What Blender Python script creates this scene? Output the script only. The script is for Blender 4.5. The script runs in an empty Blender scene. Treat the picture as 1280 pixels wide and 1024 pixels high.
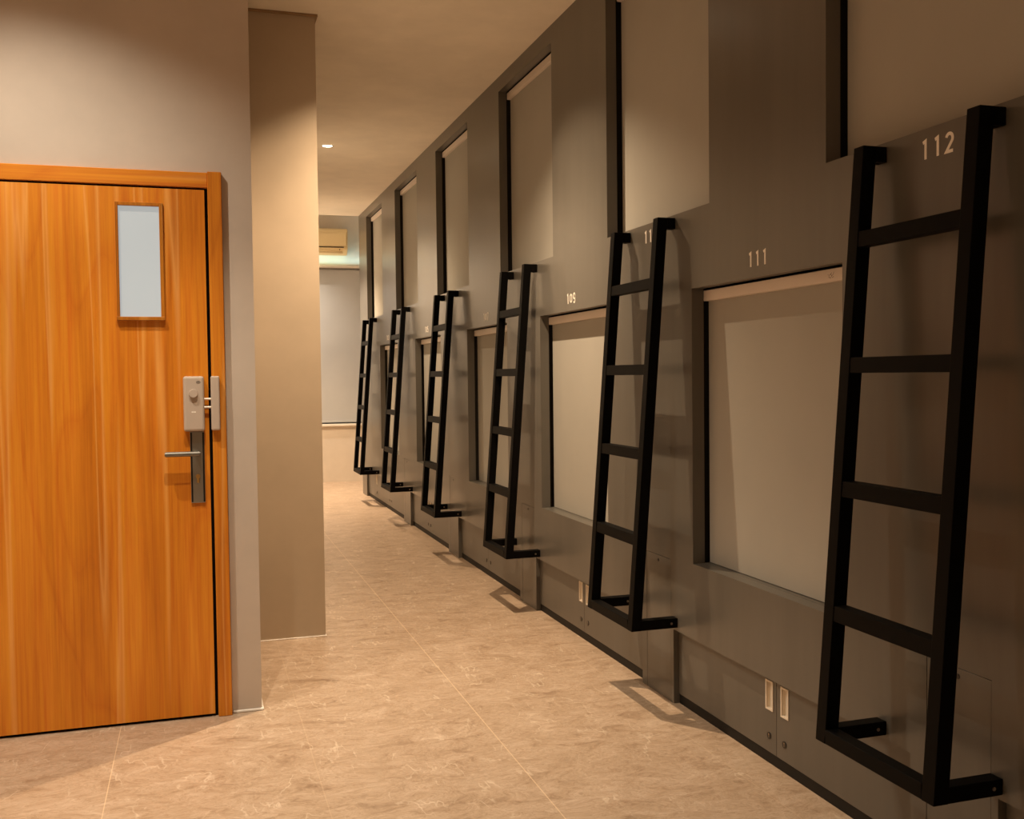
import bpy, bmesh, math, random
from mathutils import Vector, Matrix
random.seed(7)
scene = bpy.context.scene
COL = scene.collection

# ------------------------------------------------------------------ helpers
def new_obj(name, bm, mat=None, parent=None, smooth=False, loc=None):
    me = bpy.data.meshes.new(name)
    bmesh.ops.recalc_face_normals(bm, faces=bm.faces[:])
    bm.to_mesh(me); bm.free()
    if smooth:
        for f in me.polygons: f.use_smooth = True
    o = bpy.data.objects.new(name, me)
    COL.objects.link(o)
    if mat is not None:
        for m in (mat if isinstance(mat, (list, tuple)) else [mat]): me.materials.append(m)
    if parent is not None: o.parent = parent
    if loc is not None: o.location = loc
    return o

def tag(o, label, cat, group=None):
    o['label'] = label; o['category'] = cat
    if group: o['group'] = group
    return o

def thing(name, loc, label, cat, group=None):
    o = bpy.data.objects.new(name, None); COL.objects.link(o)
    o.empty_display_size = .05
    o.location = loc
    return tag(o, label, cat, group)

def struct(o):
    o['kind'] = 'structure'; return o

def box(bm, x0, x1, y0, y1, z0, z1, bev=0, seg=1, mi=0):
    vs = [bm.verts.new(c) for c in ((x0,y0,z0),(x1,y0,z0),(x1,y1,z0),(x0,y1,z0),(x0,y0,z1),(x1,y0,z1),(x1,y1,z1),(x0,y1,z1))]
    fs = [bm.faces.new([vs[i] for i in q]) for q in ((0,3,2,1),(4,5,6,7),(0,1,5,4),(1,2,6,5),(2,3,7,6),(3,0,4,7))]
    for f in fs: f.material_index = mi
    if bev:
        es = list({e for f in fs for e in f.edges})
        bmesh.ops.bevel(bm, geom=es, offset=bev, segments=seg, affect='EDGES', profile=.5, clamp_overlap=True)
    return bm

def B(*a, **k):
    return box(bmesh.new(), *a, **k)

def cyl(bm, c, axis, r, h, n=20, r2=None):
    """cylinder starting at c and running h along axis"""
    axis = Vector(axis).normalized()
    rot = Vector((0,0,1)).rotation_difference(axis).to_matrix().to_4x4()
    m = Matrix.Translation(Vector(c) + axis*h/2) @ rot
    bmesh.ops.create_cone(bm, cap_ends=True, cap_tris=False, segments=n, radius1=r, radius2=r if r2 is None else r2, depth=h, matrix=m)
    return bm

def copy_tree(o, parent=None):
    c = o.copy(); COL.objects.link(c)
    if parent is not None: c.parent = parent
    for ch in [x for x in bpy.data.objects if x.parent == o]: copy_tree(ch, c)
    return c

# ------------------------------------------------------------------ materials
def mat_base(name, rough=.5, spec=.5, metal=0.0, col=(.5,.5,.5)):
    m = bpy.data.materials.new(name); m.use_nodes = True
    nt = m.node_tree; b = nt.nodes['Principled BSDF']
    b.inputs['Base Color'].default_value = (*col, 1)
    b.inputs['Roughness'].default_value = rough
    b.inputs['Specular IOR Level'].default_value = spec
    b.inputs['Metallic'].default_value = metal
    return m, nt, b

def noise(nt, scale, detail=4, rough=.55, vec=None, dist=0):
    n = nt.nodes.new('ShaderNodeTexNoise')
    n.inputs['Scale'].default_value = scale; n.inputs['Detail'].default_value = detail
    n.inputs['Roughness'].default_value = rough; n.inputs['Distortion'].default_value = dist
    if vec is not None: nt.links.new(vec, n.inputs['Vector'])
    return n

def mapping(nt, scale=(1,1,1), rot=(0,0,0), loc=(0,0,0)):
    tc = nt.nodes.new('ShaderNodeTexCoord'); mp = nt.nodes.new('ShaderNodeMapping')
    mp.inputs['Scale'].default_value = scale; mp.inputs['Rotation'].default_value = rot; mp.inputs['Location'].default_value = loc
    nt.links.new(tc.outputs['Object'], mp.inputs['Vector'])
    return mp.outputs['Vector']

def ramp(nt, fac, stops):
    r = nt.nodes.new('ShaderNodeValToRGB'); e = r.color_ramp.elements
    while len(e) < len(stops): e.new(.5)
    for i, (p, c) in enumerate(stops):
        e[i].position = p; e[i].color = (*c, 1) if len(c) == 3 else c
    nt.links.new(fac, r.inputs['Fac'])
    return r.outputs['Color']

def mixc(nt, fac, a, b, blend='MIX'):
    m = nt.nodes.new('ShaderNodeMix'); m.data_type = 'RGBA'; m.blend_type = blend
    for s, v in ((m.inputs[0], fac), (m.inputs[6], a), (m.inputs[7], b)):
        if isinstance(v, (int, float)): s.default_value = v
        elif isinstance(v, tuple): s.default_value = (*v, 1)
        else: nt.links.new(v, s)
    return m.outputs[2]

def mth(nt, op, a, b=None):
    m = nt.nodes.new('ShaderNodeMath'); m.operation = op
    for i, v in enumerate((a, b)):
        if v is None: continue
        if isinstance(v, (int, float)): m.inputs[i].default_value = v
        else: nt.links.new(v, m.inputs[i])
    return m.outputs[0]

def bump(nt, b, h, strength=.1, dist=.01):
    n = nt.nodes.new('ShaderNodeBump'); n.inputs['Strength'].default_value = strength; n.inputs['Distance'].default_value = dist
    nt.links.new(h, n.inputs['Height']); nt.links.new(n.outputs['Normal'], b.inputs['Normal'])

def paint(name, col, rough=.75, var=.06, spec=.3, scale=3):
    m, nt, b = mat_base(name, rough, spec, 0, col)
    v = mapping(nt)
    n = noise(nt, scale, 5, .6, v)
    lo = tuple(c*(1-var) for c in col); hi = tuple(min(1, c*(1+var)) for c in col)
    nt.links.new(ramp(nt, n.outputs['Fac'], [(.3, lo), (.7, hi)]), b.inputs['Base Color'])
    n2 = noise(nt, 220, 2, .5, v); bump(nt, b, n2.outputs['Fac'], .05, .002)
    return m

M = {}
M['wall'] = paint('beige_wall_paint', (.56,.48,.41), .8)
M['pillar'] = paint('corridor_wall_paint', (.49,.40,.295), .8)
M['bounce_wall'] = paint('bounce_corridor_paint', (.88,.82,.74), .8)  # made whiter than the stub wall to bounce light onto the ceiling
M['ceiling'] = paint('ceiling_paint', (.88,.80,.68), .85)
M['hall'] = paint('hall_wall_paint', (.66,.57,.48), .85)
M['far'] = paint('far_wall_paint', (.66,.58,.48), .8)
M['cove'] = paint('raised_ceiling_paint', (.7,.7,.68), .85)
M['caulk'] = paint('white_caulk', (.9,.86,.8), .6)
M['white_trim'] = paint('white_sill_paint', (.8,.74,.64), .5)
M['shadowgap'] = paint('shaded_trim_paint', (.33,.22,.12), .8)  # wall colour darkened, the shade under the ceiling is in the paint

# grey laminate of the pod wall
def laminate(name, col, rough):
    m, nt, b = mat_base(name, rough, .5, 0, col)
    v = mapping(nt, (6, 6, .5))
    n = noise(nt, 1.6, 5, .6, v)
    lo = tuple(c*.9 for c in col); hi = tuple(c*1.1 for c in col)
    nt.links.new(ramp(nt, n.outputs['Fac'], [(.3, lo), (.7, hi)]), b.inputs['Base Color'])
    v2 = mapping(nt, (30, 30, 1.2)); n2 = noise(nt, 3, 3, .5, v2)
    bump(nt, b, n2.outputs['Fac'], .025, .002)
    nt.links.new(ramp(nt, n.outputs['Fac'], [(.2, (rough*.9,)*3), (.8, (rough*1.1,)*3)]), b.inputs['Roughness'])
    return m
M['laminate'] = laminate('grey_laminate', (.118,.108,.092), .30)
M['cabinet'] = laminate('grey_cabinet_laminate', (.118,.107,.090), .36)
M['pod_dark'], _, _ = mat_base('pod_interior', .9, .2, 0, (.02,.018,.015))
M['plinth'], _, _ = mat_base('black_plinth', .6, .3, 0, (.008,.007,.006))

# black powder coated steel
m, nt, b = mat_base('black_powder_coat', .55, .08, 0, (.0025,.0021,.0018))
n = noise(nt, 300, 2, .5, mapping(nt)); bump(nt, b, n.outputs['Fac'], .06, .001); M['black'] = m
M['bolt'], _, _ = mat_base('bolt_steel', .35, .5, 1, (.45,.38,.30))

# roller blind fabric
def fabric(name, col):
    m, nt, b = mat_base(name, .9, .15, 0, col)
    v = mapping(nt, (1, 1, 1))
    n = noise(nt, 1.5, 4, .6, v)
    nt.links.new(ramp(nt, n.outputs['Fac'], [(.3, tuple(c*.95 for c in col)), (.7, tuple(c*1.04 for c in col))]), b.inputs['Base Color'])
    w = noise(nt, 900, 1, .5, v); bump(nt, b, w.outputs['Fac'], .06, .001)
    return m
M['blind'] = fabric('grey_blind_fabric', (.40,.385,.345))
M['far_blind'] = fabric('pale_blind_fabric', (.50,.50,.49))
M['headrail'] = paint('cream_headrail', (.74,.65,.57), .45, .03, .5)
M['mark'], _, _ = mat_base('grey_print', .6, .3, 0, (.16,.12,.085))
M['number'], _, _ = mat_base('cream_lettering', .5, .4, 0, (.92,.87,.80))
M['chrome'], _, _ = mat_base('satin_cream_metal', .4, .5, 0, (.80,.72,.60))
M['lock_black'], _, _ = mat_base('black_lock', .3, .5, 0, (.012,.010,.008))

# marble look floor tile
def floor_mat():
    m, nt, b = mat_base('beige_marble_tile', .36, .42)
    v = mapping(nt, (1.0, 1.6, 1), (0, 0, .15))
    warp = noise(nt, 1.7, 4, .6, v)
    wv = nt.nodes.new('ShaderNodeVectorMath'); wv.operation = 'MULTIPLY_ADD'
    nt.links.new(warp.outputs['Color'], wv.inputs[0]); wv.inputs[1].default_value = (.5,.5,.5); nt.links.new(v, wv.inputs[2])
    n1 = noise(nt, 7.5, 9, .70, wv.outputs[0], .7)
    c1 = ramp(nt, n1.outputs['Fac'], [(.30, (.30,.205,.135)), (.45, (.43,.315,.22)), (.60, (.495,.375,.275)), (.74, (.58,.455,.345))])
    n2 = noise(nt, 46, 8, .78, wv.outputs[0], 1.0)
    c2 = mixc(nt, .85, c1, ramp(nt, n2.outputs['Fac'], [(.3, (.33,.29,.25)), (.5, (.5,.5,.5)), (.72, (.64,.65,.66))]), 'OVERLAY')
    # pale thin veins running obliquely
    vv = mapping(nt, (1.9, .75, 1), (0, 0, -.45))
    n3 = noise(nt, 3.0, 4, .58, vv, .2)
    d = mth(nt, 'ABSOLUTE', mth(nt, 'SUBTRACT', n3.outputs['Fac'], .5))
    vein = ramp(nt, d, [(0, (1,1,1)), (.005, (.7,.7,.7)), (.013, (0,0,0))])
    patch = ramp(nt, noise(nt, 6.5, 4, .6, v).outputs['Fac'], [(.47, (0,0,0)), (.63, (.48,.48,.48))])
    vf = mth(nt, 'MULTIPLY', vein, patch)
    c3 = mixc(nt, vf, c2, (.80,.68,.54))
    # joints
    tc = nt.nodes.new('ShaderNodeTexCoord'); sp = nt.nodes.new('ShaderNodeSeparateXYZ'); nt.links.new(tc.outputs['Object'], sp.inputs[0])
    def joint(out, off, per, w):
        t = mth(nt, 'FRACT', mth(nt, 'DIVIDE', mth(nt, 'ADD', out, off), per))
        t = mth(nt, 'ABSOLUTE', mth(nt, 'SUBTRACT', t, .5))
        return mth(nt, 'GREATER_THAN', t, .5 - w/per/2)
    jx = mth(nt, 'MAXIMUM', joint(sp.outputs[0], 10*1.32 - 1.025, 1.32, .0036), mth(nt, 'MULTIPLY', joint(sp.outputs[0], 10*1.32 - .365, 1.32, .0035), .3))
    jy = mth(nt, 'MULTIPLY', joint(sp.outputs[1], 20*1.32 - .3, 1.32, .003), .08)
    j = mth(nt, 'MAXIMUM', jx, jy)
    c4 = mixc(nt, mth(nt, 'MULTIPLY', j, .55), c3, (.78,.60,.40))
    nt.links.new(c4, b.inputs['Base Color'])
    bump(nt, b, n2.outputs['Fac'], .03, .002)
    return m
M['floor'] = floor_mat()

# orange wood veneer (grain along Z)
def wood(name, seed, tint=1.0, horiz=False):
    def mapping_(nt_, sc, rot, loc): return mapping(nt_, (sc[2], sc[1], sc[0]) if horiz else sc, rot, loc)
    m, nt, b = mat_base(name, .42, .4)
    v = mapping_(nt, (9, 9, .55), (0,0,0), (seed, seed*.7, seed*.3))
    n1 = noise(nt, 1.0, 5, .55, v, .6)
    v2 = mapping_(nt, (70, 70, 1.4), (0,0,0), (seed, 0, 0)); n2 = noise(nt, 1.0, 6, .65, v2, .3)
    v3 = mapping_(nt, (2.4, 2.4, .35), (0,0,0), (seed*2, 0, seed))
    n3 = noise(nt, 1.0, 2, .4, v3, .2)
    rings = mth(nt, 'FRACT', mth(nt, 'MULTIPLY', n3.outputs['Fac'], 14))
    t = tint
    c1 = ramp(nt, n1.outputs['Fac'], [(.28, (.55*t,.170*t,.008*t)), (.5, (.68*t,.235*t,.015*t)), (.72, (.77*t,.295*t,.026*t))])
    c2 = mixc(nt, .55, c1, ramp(nt, n2.outputs['Fac'], [(.3, (.25,.2,.16)), (.55, (.5,.5,.5)), (.75, (.68,.68,.68))]), 'OVERLAY')
    rr = ramp(nt, rings, [(0, (.40,.36,.32)), (.12, (.53,.53,.53)), (.8, (.53,.53,.53)), (1, (.44,.41,.38))])
    c3 = mixc(nt, .55, c2, rr, 'OVERLAY')
    # pale vertical streaks
    v4 = mapping_(nt, (13, 13, .30), (0,0,0), (seed*3+.4, 0, .2)); n4 = noise(nt, 1.0, 2, .4, v4, .15)
    d = mth(nt, 'ABSOLUTE', mth(nt, 'SUBTRACT', n4.outputs['Fac'], .56))
    st = ramp(nt, d, [(0, (.42,.42,.42)), (.012, (.25,.25,.25)), (.04, (0,0,0))])
    c4 = mixc(nt, st, c3, (.92*t,.50*t,.15*t))
    nt.links.new(c4, b.inputs['Base Color'])
    bump(nt, b, n2.outputs['Fac'], .02, .001)
    return m
M['wood'] = wood('orange_wood_veneer', 1.3)
M['wood_frame'] = wood('orange_wood_casing', 4.1, .92)
M['wood_head'] = wood('orange_wood_head_casing', 7.7, .95, True)
M['wood_bead'] = wood('reddish_wood_bead', 6.2, .62)
M['gap'], _, _ = mat_base('dark_door_rebate', .9, .1, 0, (.006,.004,.003))
M['lockbody'] = paint('champagne_lock_metal', (.50,.41,.34), .38, .03, .5)
M['lockbright'], _, _ = mat_base('bright_lock_bevel', .3, .5, .6, (.80,.72,.64))
M['steel'], _, _ = mat_base('brushed_nickel', .36, .5, .9, (.34,.32,.28))
M['lever'], _, _ = mat_base('dark_nickel_lever', .34, .5, .85, (.20,.19,.17))
M['steel_dark'], _, _ = mat_base('dark_nickel_strip', .3, .5, .5, (.02,.018,.016))
M['brass'], _, _ = mat_base('brass_cylinder', .3, .5, .9, (.65,.42,.15))
def emis(name, col, strength, rough=.5):
    m, nt, b = mat_base(name, rough, .4, 0, (.6,.6,.6))
    b.inputs['Emission Color'].default_value = (*col, 1); b.inputs['Emission Strength'].default_value = strength
    return m
M['lit_glass'] = emis('lit_frosted_glass', (.94,1.0,.99), .405, .35)
M['lit_glass'].node_tree.nodes['Principled BSDF'].inputs['Base Color'].default_value = (.18,.19,.19,1)
M['lamp'] = emis('lit_lamp_lens', (1.0,.86,.66), 14)
M['ac'] = paint('cream_plastic', (.84,.66,.36), .4, .02, .5)
M['ac_dark'], _, _ = mat_base('dark_vent', .6, .3, 0, (.10,.065,.03))
M['ring'] = paint('white_lamp_ring', (.8,.76,.68), .4, .02, .4)

# ------------------------------------------------------------------ dimensions (metres; camera at x=0,y=0)
W = 1.802           # face of the pod wall
H = 3.136           # corridor ceiling
YD = 4.09           # wall with the door
YP = 5.164          # stub wall of the corridor
YE = 11.42          # end of pod wall and of low ceiling
YB = 12.80          # far wall
TH = .05

low_win = [(2.516, 3.447), (4.275, 5.205), (5.815, 6.745), (7.53, 8.46), (9.25, 10.18)]      # y range, far bays last
up_win = [(1.645, 2.595), (3.307, 4.258), (4.985, 5.935), (6.675, 7.62), (8.32, 9.285), (9.97, 10.905)]
LZ = (.592, 1.641); UZ = (1.940, 3.048)
recess = [(-1.2, 1.60), (2.22, 3.617), (3.91, 5.315), (5.61, 7.06), (7.36, 8.76), (9.06, 11.13)]
recess[0] = (.53, 1.912)
RZ = .30; RD = .022

# ------------------------------------------------------------------ pod wall: two layers of panelling with openings
def grid_solid(layers, xs, ys, zs, name, mat):
    """cells solid[l][i][j]; only outside faces are made"""
    bm = bmesh.new(); vc = {}
    def V(a, b_, c):
        k = (a, b_, c)
        if k not in vc: vc[k] = bm.verts.new((xs[a], ys[b_], zs[c]))
        return vc[k]
    nl, ny, nz = len(xs)-1, len(ys)-1, len(zs)-1
    def S(l, i, j):
        return 0 <= l < nl and 0 <= i < ny and 0 <= j < nz and layers[l](.5*(ys[i]+ys[i+1]), .5*(zs[j]+zs[j+1]))
    for l in range(nl):
        for i in range(ny):
            for j in range(nz):
                if not S(l, i, j): continue
                if not S(l-1, i, j): bm.faces.new((V(l,i,j), V(l,i,j+1), V(l,i+1,j+1), V(l,i+1,j)))
                if not S(l+1, i, j): bm.faces.new((V(l+1,i,j), V(l+1,i+1,j), V(l+1,i+1,j+1), V(l+1,i,j+1)))
                if not S(l, i-1, j): bm.faces.new((V(l,i,j), V(l+1,i,j), V(l+1,i,j+1), V(l,i,j+1)))
                if not S(l, i+1, j): bm.faces.new((V(l,i+1,j), V(l,i+1,j+1), V(l+1,i+1,j+1), V(l+1,i+1,j)))
                if not S(l, i, j-1): bm.faces.new((V(l,i,j), V(l,i+1,j), V(l+1,i+1,j), V(l+1,i,j)))
                if not S(l, i, j+1): bm.faces.new((V(l,i,j+1), V(l+1,i,j+1), V(l+1,i+1,j+1), V(l,i+1,j+1)))
    bmesh.ops.dissolve_limit(bm, angle_limit=.01, verts=bm.verts[:], edges=bm.edges[:])
    return new_obj(name, bm, mat)

# access hatches in the foot of each column
hatch = [(r[1] - .295 + .295 + .022 + .0, r[1] + .022 + .225) for r in recess[:5]]
HZ = (0, .578)
ys = sorted({-1.2, YE, *[v for w in low_win+up_win+recess+hatch for v in w]})
zs = sorted({0, RZ, H, *LZ, *UZ, *HZ})
def in_open(y, z):
    return any(a < y < b and LZ[0] < z < LZ[1] for a, b in low_win) or any(a < y < b and UZ[0] < z < UZ[1] for a, b in up_win)
def in_rec(y, z): return z < RZ and any(a < y < b for a, b in recess)
def in_hatch(y, z): return HZ[0] < z < HZ[1] and any(a < y < b for a, b in hatch)
wall_r = struct(grid_solid([lambda y, z: not in_open(y, z) and not in_rec(y, z) and not in_hatch(y, z),
                            lambda y, z: not in_open(y, z) and not in_rec(y, z)],
                           [W, W+RD, W+TH], ys, zs, 'wall_right', M['laminate']))
# pod cavities behind the openings (dark boxes open to the front) and the return at the far end
bm = bmesh.new()
def cavity(bm, y0, y1, z0, z1):
    x0, x1 = W+TH, W+.55
    a, b_ = y0-.02, y1+.02; c, d = z0, z1+.015
    P = lambda x, y, z: bm.verts.new((x, y, z))
    q = [P(x0,a,c),P(x0,b_,c),P(x0,b_,d),P(x0,a,d),P(x1,a,c),P(x1,b_,c),P(x1,b_,d),P(x1,a,d)]
    for f in ((4,5,6,7),(0,1,5,4),(1,2,6,5),(2,3,7,6),(3,0,4,7)): bm.faces.new([q[i] for i in f])
for a, b_ in low_win: cavity(bm, a, b_, *LZ)
for a, b_ in up_win: cavity(bm, a, b_, *UZ)
o = struct(new_obj('pod_lining', bm, M['pod_dark'], wall_r))
bm = B(W+TH, W+.6, YE-.03, YE, 0, H)
struct(new_obj('end_panel', bm, M['laminate'], wall_r))
# sills of the lower pods, seen from above
bm = bmesh.new()
for a, b_ in low_win: box(bm, W+TH, W+.13, a-.015, b_+.015, LZ[0]-.012, LZ[0]+.0005)
struct(new_obj('pod_sill', bm, M['cabinet'], wall_r))

# ------------------------------------------------------------------ room shell
struct(new_obj('floor', B(-2.7, 3.4, -1.7, YB+.1, -.12, 0), M['floor']))
struct(new_obj('ceiling', B(-2.6, W+.62, -1.6, YE, H, H+.10), M['ceiling']))
struct(new_obj('ceiling_raised', B(.5, 3.4, YE-.0, YB+.1, 3.40, 3.50), M['cove']))
struct(new_obj('wall_bulkhead', B(.5, 3.4, YE-.1, YE, H+.10, 3.40), M['cove']))
struct(new_obj('wall_door', B(-2.6, .228, YD, YP, 0, H), M['wall']))
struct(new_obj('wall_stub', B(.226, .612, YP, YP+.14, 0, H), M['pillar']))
struct(new_obj('wall_left', B(.228, .612, YP+.14, YB, 0, H), M['bounce_wall']))  # unseen side, whitened as a reflector for the corridor ceiling
struct(new_obj('wall_left_upper', B(.5, .612, YE, YB, H, 3.40), M['cove']))
struct(new_obj('wall_hall', B(-2.7, -2.6, -1.6, YD, 0, H), M['hall']))
struct(new_obj('wall_front', B(-2.7, W+.1, -1.7, -1.6, 0, H), M['hall']))
struct(new_obj('wall_alcove', B(3.3, 3.4, YE-.1, YB, 0, 3.40), M['cove']))
struct(new_obj('wall_behind_pods', B(W+.62, 3.4, YE-.1, YE, 0, H+.1), M['far']))
bm = B(W, W+.1, -1.6, -1.2, 0, H)
struct(new_obj('wall_right_return', bm, M['laminate']))

# far wall with a recessed window opening
wx0, wx1, wz0, wz1 = .75, 3.1, .735, 2.70
bm = bmesh.new()
box(bm, .5, wx0, YB, YB+.2, 0, 3.40); box(bm, wx1, 3.4, YB, YB+.2, 0, 3.40)
box(bm, wx0, wx1, YB, YB+.2, 0, wz0); box(bm, wx0, wx1, YB, YB+.2, wz1, 3.40)
struct(new_obj('wall_back', bm, M['far']))
win = struct(new_obj('window_1', B(wx0, wx1, YB+.15, YB+.19, wz0, wz1), M['far_blind']))
bm = B(wx0-.1, wx1+.1, YB-.035, YB+.14, wz0-.03, wz0, .004)
struct(new_obj('window_sill', bm, M['white_trim'], win))
bm = B(wx0-.1, wx1+.1, YB-.10, YB+.0, wz1-.002, wz1+.022, .003)
struct(new_obj('window_head_ledge', bm, M['white_trim'], win))
rb = thing('roller_blind', (1.9, YB+.06, wz0+.02), 'wide pale grey roller blind drawn down in the far window at the corridor end', 'roller blind')
hl = lambda o: o
def child_world(o, root):                    # geometry was modelled in world space
    o.parent = root; o.matrix_parent_inverse = Matrix.Identity(4)
    o.data.transform(Matrix.Translation(-Vector(root.location)))
    return o
child_world(new_obj('blind_fabric', B(wx0+.01, wx1-.01, YB+.058, YB+.060, wz0+.035, wz1-.03), M['far_blind']), rb)
child_world(new_obj('bottom_bar', B(wx0+.01, wx1-.01, YB+.053, YB+.067, wz0+.012, wz0+.036, .003), M['far_blind']), rb)
bm = bmesh.new(); cyl(bm, (wx0+.01, YB+.085, wz1-.035), (1,0,0), .026, wx1-wx0-.02)
child_world(new_obj('roller_tube', bm, M['far_blind']), rb)

# cornice along the corridor stub wall: a thin lip under the ceiling, its shade painted in
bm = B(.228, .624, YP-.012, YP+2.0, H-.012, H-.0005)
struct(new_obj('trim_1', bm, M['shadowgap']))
# caulk lines at the floor
bm = bmesh.new()
box(bm, .118, .234, YD-.007, YD, 0, .011, .003); box(bm, .226, .236, YD-.009, YD+.35, 0, .011, .003)
struct(new_obj('trim_2', bm, M['caulk']))
bm = bmesh.new()
box(bm, .228, .617, YP-.006, YP, 0, .006, .002); box(bm, .612, .617, YP-.006, YB, 0, .006, .002)
struct(new_obj('trim_3', bm, M['caulk']))

# ------------------------------------------------------------------ wooden door
DY = 4.074            # face of door leaf
door = struct(new_obj('door_1', bmesh.new(), M['wood']))
bm = bmesh.new()
dx0, dx1, dz0, dz1 = -.86, .050, .012, 2.046
px0, px1, pz0, pz1 = -.266, -.112, 1.556, 1.979      # vision panel opening
yb = YD - .001
box(bm, dx0, px0, DY, yb, dz0, dz1); box(bm, px1, dx1, DY, yb, dz0, dz1)
box(bm, px0, px1, DY, yb, dz0, pz0); box(bm, px0, px1, DY, yb, pz1, dz1)
bmesh.ops.remove_doubles(bm, verts=bm.verts[:], dist=1e-5)
bm.to_mesh(door.data); bm.free(); door.data.materials.clear(); door.data.materials.append(M['wood'])
new_obj('vision_panel', B(px0, px1, DY+.006, DY+.012, pz0, pz1), M['lit_glass'], door)
bm = bmesh.new()
t = .010
box(bm, px0-t*.6, px0+.004, DY-.008, DY+.006, pz0-t, pz1+t, .0015); box(bm, px1-.004, px1+t, DY-.008, DY+.006, pz0-t, pz1+t, .0015)
box(bm, px0+.004, px1-.004, DY-.008, DY+.006, pz1-.003, pz1+t, .0015); box(bm, px0-t*.8, px1+t*1.1, DY-.018, DY+.006, pz0-t*1.2, pz0+.002, .0015)
new_obj('glazing_bead', bm, M['wood_bead'], door)
# the frame round the leaf, with the dark rebate behind the gap
fr = struct(new_obj('trim_4', bmesh.new(), M['wood_frame']))
bm = bmesh.new()
box(bm, .062, .114, DY-.010, YD, 0, 2.116, .002)
box(bm, -.925, -.872, DY-.010, YD, 0, 2.116, .002)
bm.to_mesh(fr.data); bm.free()
struct(new_obj('head_casing', B(-.872, .062, DY-.006, YD, 2.054, 2.112, .002), M['wood_head'], fr))
bm = bmesh.new()
box(bm, .050, .062, YD-.003, YD, 0, 2.054); box(bm, -.872, -.86, YD-.003, YD, 0, 2.054); box(bm, -.86, .05, YD-.003, YD, 2.046, 2.054); box(bm, -.86, .05, YD-.003, YD, 0, .012)
struct(new_obj('rebate', bm, M['gap'], fr))
# electronic lock
lk = new_obj('electronic_lock', B(-.043, .034, DY-.036, DY, 1.120, 1.331, .009, 3), M['lockbody'], door)
lk['label'] = 'champagne coloured electronic lock body with round thumb knob'
bm = bmesh.new(); cyl(bm, (-.006, DY-.036, 1.265), (0,-1,0), .0165, .012, 32, .015); new_obj('thumb_knob', bm, M['lockbody'], lk)
bm = bmesh.new()
for k in range(8):
    a0, a1 = k*math.pi/4, (k+.6)*math.pi/4
    r0, r1 = .0035, .0058
    q = [(r0,a0),(r1,a0),(r1,a1),(r0,a1)]
    bm.faces.new([bm.verts.new((.013+1.35*r*math.cos(a), DY-.0364, 1.308+r*math.sin(a))) for r, a in q])
cyl(bm, (.013, DY-.036, 1.308), (0,-1,0), .0024, .0006, 12)
new_obj('lock_emblem', bm, M['lock_black'], lk)
bm = bmesh.new()
for dx in (-.0055, 0, .0055): box(bm, -.006+dx-.0022, -.006+dx+.0022, DY-.0366, DY-.0355, 1.1915, 1.1965)
new_obj('lock_print', bm, M['number'], lk)
bm = bmesh.new()
cyl(bm, (.034, DY-.018, 1.243), (1,0,0), .0042, .026, 14); cyl(bm, (.034, DY-.018, 1.211), (1,0,0), .0042, .026, 14)
new_obj('deadbolt', bm, M['lockbright'], lk)
kp = new_obj('lock_keeper', B(.058, .091, DY-.036, DY-.010, 1.122, 1.331, .006, 3), M['lockbody'], fr)
# lever handle on a long plate
pl = new_obj('lever_plate', B(-.022, .031, DY-.008, DY, .842, 1.118, .002, 2), M['steel'], door)
bm = bmesh.new(); box(bm, -.0205, -.0145, DY-.0095, DY-.0078, .846, 1.114); box(bm, .0235, .0295, DY-.0095, DY-.0078, .846, 1.114)
new_obj('plate_edge_strip', bm, M['steel_dark'], pl)
bm = bmesh.new(); cyl(bm, (.006, DY-.008, 1.035), (0,-1,0), .0105, .046, 20)
cyl(bm, (.014, DY-.048, 1.035), (-1,0,0), .0098, .128, 20)
bmesh.ops.bevel(bm, geom=[e for e in bm.edges if len(e.link_faces)==2 and e.calc_face_angle(0) > 1.2], offset=.0025, segments=2, affect='EDGES')
new_obj('lever', bm, M['lever'], pl)
bm = bmesh.new(); cyl(bm, (.005, DY-.008, .945), (0,-1,0), .0085, .006, 20); box(bm, .0005, .0095, DY-.013, DY-.008, .920, .944, .002)
new_obj('key_cylinder', bm, M['brass'], pl)
bm = bmesh.new(); cyl(bm, (.005, DY-.008, 1.098), (0,-1,0), .005, .0015, 14); cyl(bm, (.005, DY-.008, .860), (0,-1,0), .005, .0015, 14)
new_obj('plate_screw', bm, M['steel'], pl)

# ------------------------------------------------------------------ bunk ladders
Z0, Z1, T = .315, 1.927, .042
OFF0, OFF1 = .200, .076           # front face distance from the wall at bottom and top
LW = .463
def off(z): return OFF0 + (OFF1-OFF0)*(z-Z0)/(Z1-Z0)
def sheared(x0a, x1a, x0b, x1b, y0, y1, z0, z1, bev=.002):
    bm = bmesh.new()
    vs = [bm.verts.new(c) for c in ((x0a,y0,z0),(x1a,y0,z0),(x1a,y1,z0),(x0a,y1,z0),(x0b,y0,z1),(x1b,y0,z1),(x1b,y1,z1),(x0b,y1,z1))]
    for q in ((0,3,2,1),(4,5,6,7),(0,1,5,4),(1,2,6,5),(2,3,7,6),(3,0,4,7)): bm.faces.new([vs[i] for i in q])
    bmesh.ops.bevel(bm, geom=bm.edges[:], offset=bev, segments=2, affect='EDGES', profile=.6)
    return bm
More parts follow.
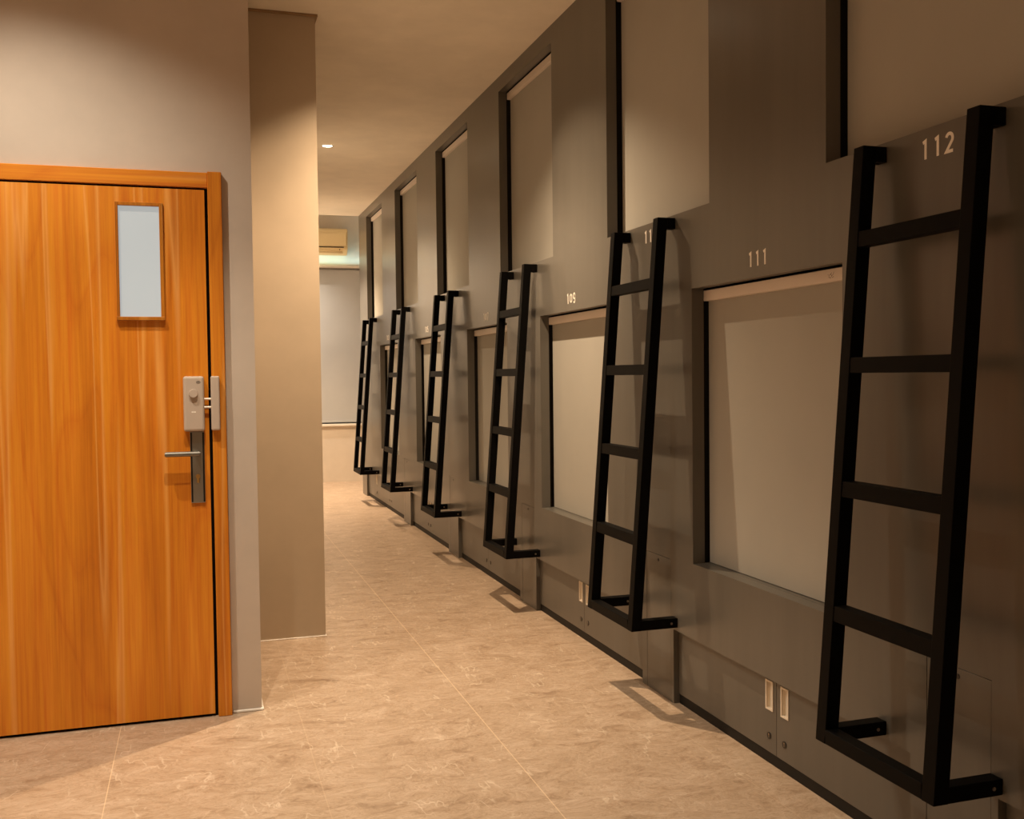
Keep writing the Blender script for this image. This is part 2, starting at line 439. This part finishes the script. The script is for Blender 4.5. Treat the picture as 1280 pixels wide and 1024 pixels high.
# local frame: origin at the wall foot below the near bracket, x = -distance from wall
ladder_specs = [
    (1.895, 'largest black steel ladder, nearest the camera, below the number 112'),
    (3.577, 'black steel ladder between the windows marked 109 and 111'),
    (5.238, 'black steel ladder between the windows marked 107 and 109'),
    (6.957, 'black steel ladder between the windows marked 105 and 107'),
    (8.650, 'black steel ladder just beyond the number 105, second from the far end'),
    (10.325, 'smallest black steel ladder, at the far end of the pod wall'),
]
G_L = 'black steel bunk ladders along the grey pod wall'
lad = thing('bunk_ladder', (W, ladder_specs[0][0], 0), ladder_specs[0][1], 'ladder', G_L)
for y in (0, LW-T):
    new_obj('rail', sheared(-off(Z0), -off(Z0)+T, -off(Z1), -off(Z1)+T, y, y+T, Z0, Z1), M['black'], lad)
for z in (1.675, 1.337, 1.004, .668):
    a, b_ = -off(z-T/2)+.002, -off(z+T/2)+.002
    new_obj('rung', sheared(a, a+T-.004, b_, b_+T-.004, T, LW-T, z-T/2, z+T/2), M['black'], lad)
new_obj('bottom_rail', B(-off(Z0)+.001, -off(Z0)+T-.001, T, LW-T, Z0, Z0+T-.003, .002, 2), M['black'], lad)
for y in (0, LW-T):
    br = new_obj('foot_bracket', B(-off(Z0)+T, -.0005, y+.001, y+T-.001, Z0, Z0+T-.003, .002, 2), M['black'], lad)
    bm = bmesh.new(); cyl(bm, (-.028, y+.001, Z0+.019), (0,-1,0), .0048, .0025, 12); new_obj('bolt', bm, M['bolt'], br)
    br = new_obj('top_bracket', B(-off(Z1)+T, -.0005, y+.001, y+T-.001, Z1-T, Z1, .002, 2), M['black'], lad)
    bm = bmesh.new(); cyl(bm, (-.018, y+.021, Z1-T), (0,0,-1), .0048, .0025, 12); new_obj('bolt', bm, M['black'], br)
for y, lab in ladder_specs[1:]:
    c = copy_tree(lad); c.location = (W, y, 0); c['label'] = lab

# ------------------------------------------------------------------ roller blinds of the pods
def make_blind(y0, y1, z0, z1, label, group, gap=0.0, mark=False):
    r = thing('roller_blind', (W+.07, .5*(y0+y1), z0), label, 'roller blind', group)
    zt = z1 - .007; hz = .040
    h = child_world(new_obj('headrail', B(W+TH+.0015, W+.095, y0-.012, y1+.004-gap, zt-hz, zt, .002), M['headrail']), r)
    bm = bmesh.new()                                 # cloth with the slightest bow
    n = 10; zb = z0+.003
    x0 = W+.073
    for k in range(n):
        za, zb_ = zb+(zt-hz-zb)*k/n, zb+(zt-hz-zb)*(k+1)/n
    box(bm, x0, x0+.0015, y0-.015, y1+.002-gap, zb, zt-hz+.004)
    child_world(new_obj('blind_fabric', bm, M['blind']), r)
    child_world(new_obj('bottom_bar', B(x0+.0015, x0+.009, y0-.012, y1-.004-gap, z0+.004, z0+.020, .002), M['blind']), r)
    if mark:                                         # little printed mark on the headrail
        bm = bmesh.new(); cy, cz = y0+.125, zt-.021
        xf = W+TH+.0012
        def stroke(pts, w=.0016):
            for (a, b_), (c, d) in zip(pts, pts[1:]):
                v = Vector((c-a, d-b_)); nn = Vector((-v.y, v.x)).normalized()*w/2
                bm.faces.new([bm.verts.new((xf, cy-p, cz+q)) for p, q in ((a+nn.x,b_+nn.y),(c+nn.x,d+nn.y),(c-nn.x,d-nn.y),(a-nn.x,b_-nn.y))])
        stroke([(-.014,-.006),(-.010,.002),(-.003,.004),(.001,-.002),(-.005,-.008),(-.012,-.005)])
        stroke([(-.006,.004),(.002,.008)]); stroke([(.001,-.002),(.009,.003),(.012,.010)]); stroke([(.003,-.007),(.012,-.004)])
        stroke([(-.016,.001),(-.018,.005)])
        mk = new_obj('printed_mark', bm, M['mark'], h); mk.data.transform(Matrix.Translation(-Vector(r.location)))
    return r
G_B = 'roller blinds in the pod openings'
low_lab = ['large lower roller blind under the number 111', 'lower roller blind under the number 109', 'lower roller blind under the number 107, partly behind a ladder',
           'lower roller blind under the number 105, mostly behind a ladder', 'farthest lower roller blind, a sliver under the number 103']
up_lab = ['upper roller blind above the number 112, at the top right corner', 'tall upper roller blind above the number 110', 'upper roller blind diagonally above and beyond the number 109',
          'upper roller blind above the ladder between 105 and 107', 'second farthest upper roller blind along the pod wall', 'farthest and smallest upper roller blind along the pod wall']
for i, (a, b_) in enumerate(low_win): make_blind(a, b_, *LZ, low_lab[i], G_B, 0, i == 0)
for i, (a, b_) in enumerate(up_win): make_blind(a, b_, *UZ, up_lab[i], G_B, .006 if i == 0 else .012)

# ------------------------------------------------------------------ room numbers
def arc(cx, cy, rx, ry, a0, a1, n=14):
    return [(cx+rx*math.cos(math.radians(a0+(a1-a0)*i/n)), cy+ry*math.sin(math.radians(a0+(a1-a0)*i/n))) for i in range(n+1)]
# unit digits: height 1, stroke centre lines
D = {
 '1': [[(.10,.86),(.30,.94),(.30,.0)]],
 '0': [arc(.29,.66,.24,.29,0,180)+arc(.29,.34,.24,.29,180,360)+[(.53,.66)]],
 '2': [arc(.29,.70,.22,.24,165,-35)+[(.07,.06),(.53,.06)]],
 '3': [arc(.27,.72,.20,.22,150,-90)[:], arc(.27,.28,.22,.22,90,-150)],
 '4': [[(.38,.94),(.06,.28),(.54,.28)],[(.41,.5),(.41,0)]],
 '5': [[(.47,.94),(.13,.94),(.10,.54)]+arc(.28,.32,.22,.26,125,-150)],
 '6': [arc(.29,.30,.21,.24,0,360),[(.42,.94),(.12,.42)]],
 '7': [[(.06,.94),(.52,.94),(.22,0)]],
 '8': [arc(.29,.72,.18,.22,0,360),arc(.29,.27,.22,.23,0,360)],
 '9': [arc(.29,.68,.24,.27,0,360), [(.53,.68)]+arc(.29,.31,.24,.28,0,-140)],
}
def number_mesh(txt, only, h=.050, pitch=.0445, w=.0082):
    bm = bmesh.new()
    n = len(txt)
    for i, ch in enumerate(txt):
        if i != only: continue
        ox = (i-(n-1)/2)*pitch - .29*h
        if ch == '1': ox += .06*h
        for path in D[ch]:
            P = [Vector((ox+x*h, (y*(h-w)+w/2 if ch in '0' else y*h))) for x, y in path]
            L = []
            for k, p in enumerate(P):
                d0 = (p-P[k-1]).normalized() if k else None; d1 = (P[k+1]-p).normalized() if k < len(P)-1 else None
                if d0 is None or d0.length == 0: d0 = d1
                if d1 is None or d1.length == 0: d1 = d0
                n0 = Vector((-d0.y, d0.x)); n1 = Vector((-d1.y, d1.x)); m = (n0+n1)
                m = m.normalized() if m.length > 1e-4 else n0
                s = (w if ch in '127' else w*.86)/2/max(.45, m.dot(n0)); L.append((p+m*s, p-m*s))
            rows = []
            for a, b_ in L:
                rows.append([bm.verts.new((-.0012, -a.x, a.y)), bm.verts.new((-.0012, -b_.x, b_.y)), bm.verts.new((0, -b_.x, b_.y)), bm.verts.new((0, -a.x, a.y))])
            for r0, r1 in zip(rows, rows[1:]):
                for q in range(4): bm.faces.new((r0[q], r0[(q+1)%4], r1[(q+1)%4], r1[q]))
            bm.faces.new(rows[0]); bm.faces.new(rows[-1][::-1])
    return bm
nums = [('112', 2.125, 1.862, 'cream number 112 below the top right blind, inside the nearest ladder'),
        ('111', 2.979, 1.677, 'cream number 111 above the large lower blind'),
        ('110', 3.805, 1.862, 'cream number 110 half hidden behind a ladder rail'),
        ('109', 4.727, 1.677, 'cream number 109 above the lower blind left of 111'),
        ('107', 6.270, 1.675, 'small cream number 107 above the third lower blind'),
        ('105', 8.010, 1.675, 'small cream number 105 left of the third farthest ladder'),
        ('103', 9.730, 1.675, 'tiny cream number 103, farthest readable one')]
for t, y, z, lab in nums:
    o = thing('room_number', (W+.0003, y, z), lab, 'room number', 'room numbers on the pod wall')
    for k in range(3): new_obj('digit', number_mesh(t, k), M['number'], o)

# ------------------------------------------------------------------ storage cabinets under the lower pods
seams = [[1.20], [2.905], [4.640], [6.355], [8.110], [9.845, 10.56]]
cab_lab = ['sliver of low grey cabinet in the bottom right corner, beside the nearest ladder', 'nearest low cabinet, two grey doors with cream pulls under the 111 blind', 'low grey cabinet under the 109 blind, with one visible cream pull',
           'low grey cabinet under the 107 blind', 'low grey cabinet under the 105 blind', 'farthest long low grey cabinet at the corridor end']
for i in range(6):
    a, b_ = recess[i]; a += .0015; b_ -= .0015
    c = thing('storage_cabinet', (W+RD, .5*(a+b_), 0), cab_lab[i], 'cabinet', 'low storage cabinets under the pods')
    def part(name, bm, m):
        return child_world(new_obj(name, bm, m), c)
    part('plinth', B(W+RD+.003, W+.30, a, b_, 0.0, .037), M['plinth'])
    part('carcass', B(W+RD+.022, W+.30, a, b_, .038, RZ-.002), M['pod_dark'])
    cuts = [a]+seams[i]+[b_]
    for k in range(len(cuts)-1):
        d0, d1 = cuts[k]+(.0012 if k else .001), cuts[k+1]-.0012
        py = d1-.050 if k == 0 else d0+.040
        z0, z1, hw, fx, t = .184, .285, .0225, W+RD, .006
        L = -Vector(c.location)
        bm = bmesh.new(); xb = W+RD+.018          # leaf with a hole for the pull
        box(bm, fx, xb, d0, py-hw, .040, RZ-.002); box(bm, fx, xb, py+hw, d1, .040, RZ-.002)
        box(bm, fx, xb, py-hw, py+hw, .040, z0); box(bm, fx, xb, py-hw, py+hw, z1, RZ-.002)
        dr = part('cabinet_door', bm, M['cabinet'])
        bm = bmesh.new()
        box(bm, fx-.003, fx+.001, py-hw, py-hw+t, z0, z1); box(bm, fx-.003, fx+.001, py+hw-t, py+hw, z0, z1)
        box(bm, fx-.003, fx+.001, py-hw+t, py+hw-t, z0, z0+t); box(bm, fx-.003, fx+.001, py-hw+t, py+hw-t, z1-t, z1)
        hd = new_obj('recessed_pull', bm, M['chrome'], dr); hd.data.transform(Matrix.Translation(L))
        bm = bmesh.new(); ya, yb2, za, zb, xd = py-hw+t, py+hw-t, z0+t, z1-t, fx+.011
        q = [bm.verts.new(p) for p in ((fx,ya,za),(fx,yb2,za),(fx,yb2,zb),(fx,ya,zb),(xd,ya,za),(xd,yb2,za),(xd,yb2,zb),(xd,ya,zb))]
        for f in ((4,5,6,7),(0,1,5,4),(1,2,6,5),(2,3,7,6),(3,0,4,7)): bm.faces.new([q[n_] for n_ in f])
        cp = new_obj('pull_cup', bm, M['chrome'], dr); cp.data.transform(Matrix.Translation(L))
        bm = bmesh.new()
        cyl(bm, (fx+.001, py+.003, .096), (-1,0,0), .0115, .0035, 22)
        lo = new_obj('cam_lock', bm, M['lock_black'], dr); lo.data.transform(Matrix.Translation(L))
        bm = bmesh.new(); fl = fx-.0028
        box(bm, fl, fl+.001, py+.002, py+.004, .0895, .0985)
        cyl(bm, (fl+.001, py+.003, .101), (-1,0,0), .0026, .001, 12)
        ks = new_obj('key_slot', bm, M['bolt'], dr); ks.data.transform(Matrix.Translation(L))
# access hatches in the column feet
h_lab = ['narrow grey access hatch low in the wall behind the nearest ladder',
         'narrow grey access hatch low in the wall behind the ladder between 109 and 111',
         'narrow grey access hatch low in the wall behind the ladder between 107 and 109',
         'narrow grey access hatch low in the wall behind the ladder between 105 and 107',
         'narrow grey access hatch low in the wall behind the second farthest ladder']
for i, (a, b_) in enumerate(hatch):
    t = thing('access_hatch', (W, .5*(a+b_), HZ[0]), h_lab[i], 'access hatch', 'access hatches in the pod wall')
    child_world(new_obj('hatch_panel', B(W+.0005, W+RD-.002, a+.0015, b_-.0015, HZ[0]+.0005, HZ[1]-.0015, .0006), M['laminate']), t)
    bm = bmesh.new(); cyl(bm, (W+.002, .5*(a+b_), HZ[1]-.022), (-1,0,0), .0065, .003, 16)
    child_world(new_obj('cam_lock', bm, M['lock_black']), t)

# ------------------------------------------------------------------ air conditioner on the far wall
ac = thing('air_conditioner', (1.42, YB, 2.83), 'cream wall air conditioner high on the far wall, left part hidden by the corridor corner', 'air conditioner')
ax0, ax1, az0, az1 = .98, 1.845, 2.835, 3.160
bm = bmesh.new()
prof = [(YB+.001, az0+.02), (YB-.15, az0), (YB-.215, az0+.075), (YB-.225, az1-.03), (YB-.205, az1), (YB+.001, az1)]
v0 = [bm.verts.new((ax0, y, z)) for y, z in prof]; v1 = [bm.verts.new((ax1, y, z)) for y, z in prof]
bm.faces.new(v0); bm.faces.new(v1[::-1])
for k in range(len(prof)): bm.faces.new((v0[k], v1[k], v1[(k+1)%len(prof)], v0[(k+1)%len(prof)]))
bmesh.ops.bevel(bm, geom=bm.edges[:], offset=.008, segments=2, affect='EDGES')
child_world(new_obj('housing', bm, M['ac']), ac)
child_world(new_obj('front_panel', B(ax0+.01, ax1-.02, YB-.236, YB-.226, az0+.105, az1-.06, .004, 2), M['ac']), ac)
child_world(new_obj('air_slot', B(ax0+.03, ax1-.05, YB-.231, YB-.219, az0+.088, az0+.099), M['ac_dark']), ac)
bm = bmesh.new(); box(bm, ax0+.03, ax1-.06, -.004, .004, -.03, .03, .002)
lv = new_obj('louver', bm, M['ac']); lv.data.transform(Matrix.Translation(Vector((0, YB-.196, az0+.043))) @ Matrix.Rotation(math.radians(-36), 4, 'X'))
child_world(lv, ac)
bm = bmesh.new(); cyl(bm, (ax1-.10, YB-.2155, az0+.066), (0,-1,0), .007, .006, 12)
child_world(new_obj('indicator', bm, M['ac_dark']), ac)

# ------------------------------------------------------------------ recessed downlights and the light they give
def downlight(x, y, label, power, col, size=96, blend=.45, rad=.03, z=H, field=0):
    t = thing('ceiling_downlight', (x, y, z), label, 'downlight', 'recessed ceiling downlights')
    bm = bmesh.new(); n = 32
    r0, r1 = .036, .052
    ro = [bm.verts.new((r1*math.cos(2*math.pi*k/n), r1*math.sin(2*math.pi*k/n), -.0005)) for k in range(n)]
    rm = [bm.verts.new((.5*(r0+r1)*math.cos(2*math.pi*k/n), .5*(r0+r1)*math.sin(2*math.pi*k/n), -.006)) for k in range(n)]
    ri = [bm.verts.new((r0*math.cos(2*math.pi*k/n), r0*math.sin(2*math.pi*k/n), -.002)) for k in range(n)]
    for k in range(n):
        bm.faces.new((ro[k], ro[(k+1)%n], rm[(k+1)%n], rm[k])); bm.faces.new((rm[k], rm[(k+1)%n], ri[(k+1)%n], ri[k]))
    new_obj('trim_ring', bm, M['ring'], t, True)
    bm = bmesh.new(); cyl(bm, (0,0,-.0008), (0,0,-1), .036, .0025, 28)
    new_obj('lamp_lens', bm, M['lamp'], t)
    ld = bpy.data.lights.new('downlight_beam', 'SPOT'); ld.energy = power; ld.color = col
    ld.spot_size = math.radians(size); ld.spot_blend = blend; ld.shadow_soft_size = rad
    lo = bpy.data.objects.new('downlight_beam', ld); COL.objects.link(lo); lo.location = (x, y, z-.04)
    if field:                                        # the weaker field round the beam
        fd = bpy.data.lights.new('downlight_field', 'SPOT'); fd.energy = field; fd.color = col
        fd.spot_size = math.radians(122); fd.spot_blend = .55; fd.shadow_soft_size = rad
        fo = bpy.data.objects.new('downlight_field', fd); COL.objects.link(fo); fo.location = (x, y, z-.04)
    return t
WARM = (1.0, .745, .49); NEUT = (1.0, .85, .64)
RAD = .014
downlight(1.03, 8.02, 'small lit recessed downlight in the corridor ceiling beside the stub wall', 190, WARM, 104, 1.0, RAD, H, 40)
downlight(1.03, 4.66, 'lit recessed downlight in the ceiling above the second ladder, beyond the top edge', 272, WARM, 96, 1.0, RAD, H, 98)
downlight(1.03, 11.10, 'lit recessed downlight at the far end of the corridor ceiling, behind the stub wall', 540, WARM, 106, 1.0, RAD)
downlight(-.62, 3.36, 'lit recessed downlight in the ceiling in front of the wooden door, beyond the top edge', 135, (1.0,.88,.70), 124, 1.0, RAD)
downlight(.00, 3.02, 'lit recessed downlight in the ceiling between door and ladder, beyond the top edge', 128, NEUT, 84, .6, RAD)
downlight(-1.70, 2.00, 'added fill downlight in the hall ceiling left of the camera', 220, NEUT, 110, 1.0, RAD)  # unseen fill lamp, added so the hall floor bounces light to the ceiling
downlight(-1.70, -.20, 'added fill downlight in the hall ceiling behind and left of the camera', 125, NEUT, 110, 1.0, RAD)  # second added fill lamp, out of view, for ambient bounce
downlight(-.20, .40, 'added fill downlight in the hall ceiling behind the camera', 90, NEUT, 84, 1.0, RAD)  # third fill lamp, added behind the camera to raise the ambient light
downlight(.95, 12.20, 'lit recessed downlight in the raised ceiling near the far window', 215, (1.0,.86,.72), 110, 1.0, RAD, 3.40)
# cool LED strip lying on the ledge above the far window, shining up the wall
strip = thing('led_strip', (1.6, YB-.082, wz1+.022), 'cool white light strip lying on the ledge under the air conditioner', 'light strip')
new_obj('strip_channel', B(-.7, .9, -.010, .010, 0, .008, .002), M['ring'], strip)
al = bpy.data.lights.new('led_strip_glow', 'AREA'); al.shape = 'RECTANGLE'; al.size = 1.6; al.size_y = .016; al.energy = 2.1; al.color = (.52,.93,1.0)
ao = bpy.data.objects.new('led_strip_glow', al); COL.objects.link(ao); ao.location = (1.7, YB-.082, wz1+.036); ao.rotation_euler = (math.pi, 0, 0)

world = bpy.data.worlds.new('World'); scene.world = world; world.use_nodes = True
world.node_tree.nodes['Background'].inputs[0].default_value = (.02,.018,.015,1); world.node_tree.nodes['Background'].inputs[1].default_value = 0.0

# ------------------------------------------------------------------ camera
cd = bpy.data.cameras.new('Camera'); cam = bpy.data.objects.new('Camera', cd); COL.objects.link(cam)
r = Vector((0.9537870111808111, -0.300263043461393, -0.011508346278978622)); u = Vector((0.0211097099720775, 0.02875193740573747, 0.999363650649908)); w = Vector((0.2997410840169729, 0.9534230072883275, -0.033761690206679414))
mw = Matrix(((r.x,u.x,-w.x,0),(r.y,u.y,-w.y,0),(r.z,u.z,-w.z,1.32),(0,0,0,1)))
cam.matrix_world = mw
cd.sensor_fit = 'HORIZONTAL'; cd.sensor_width = 36; cd.lens = 36*1259.7226743250778/1280
cd.clip_start = .05; cd.clip_end = 60
scene.camera = cam

vs = scene.view_settings
vs.view_transform = 'Standard'; vs.look = 'None'; vs.exposure = 0.0; vs.gamma = 1.0; vs.use_curve_mapping = False
scene.cycles.use_denoising = True
scene.cycles.max_bounces = 12; scene.cycles.diffuse_bounces = 8; scene.cycles.glossy_bounces = 4
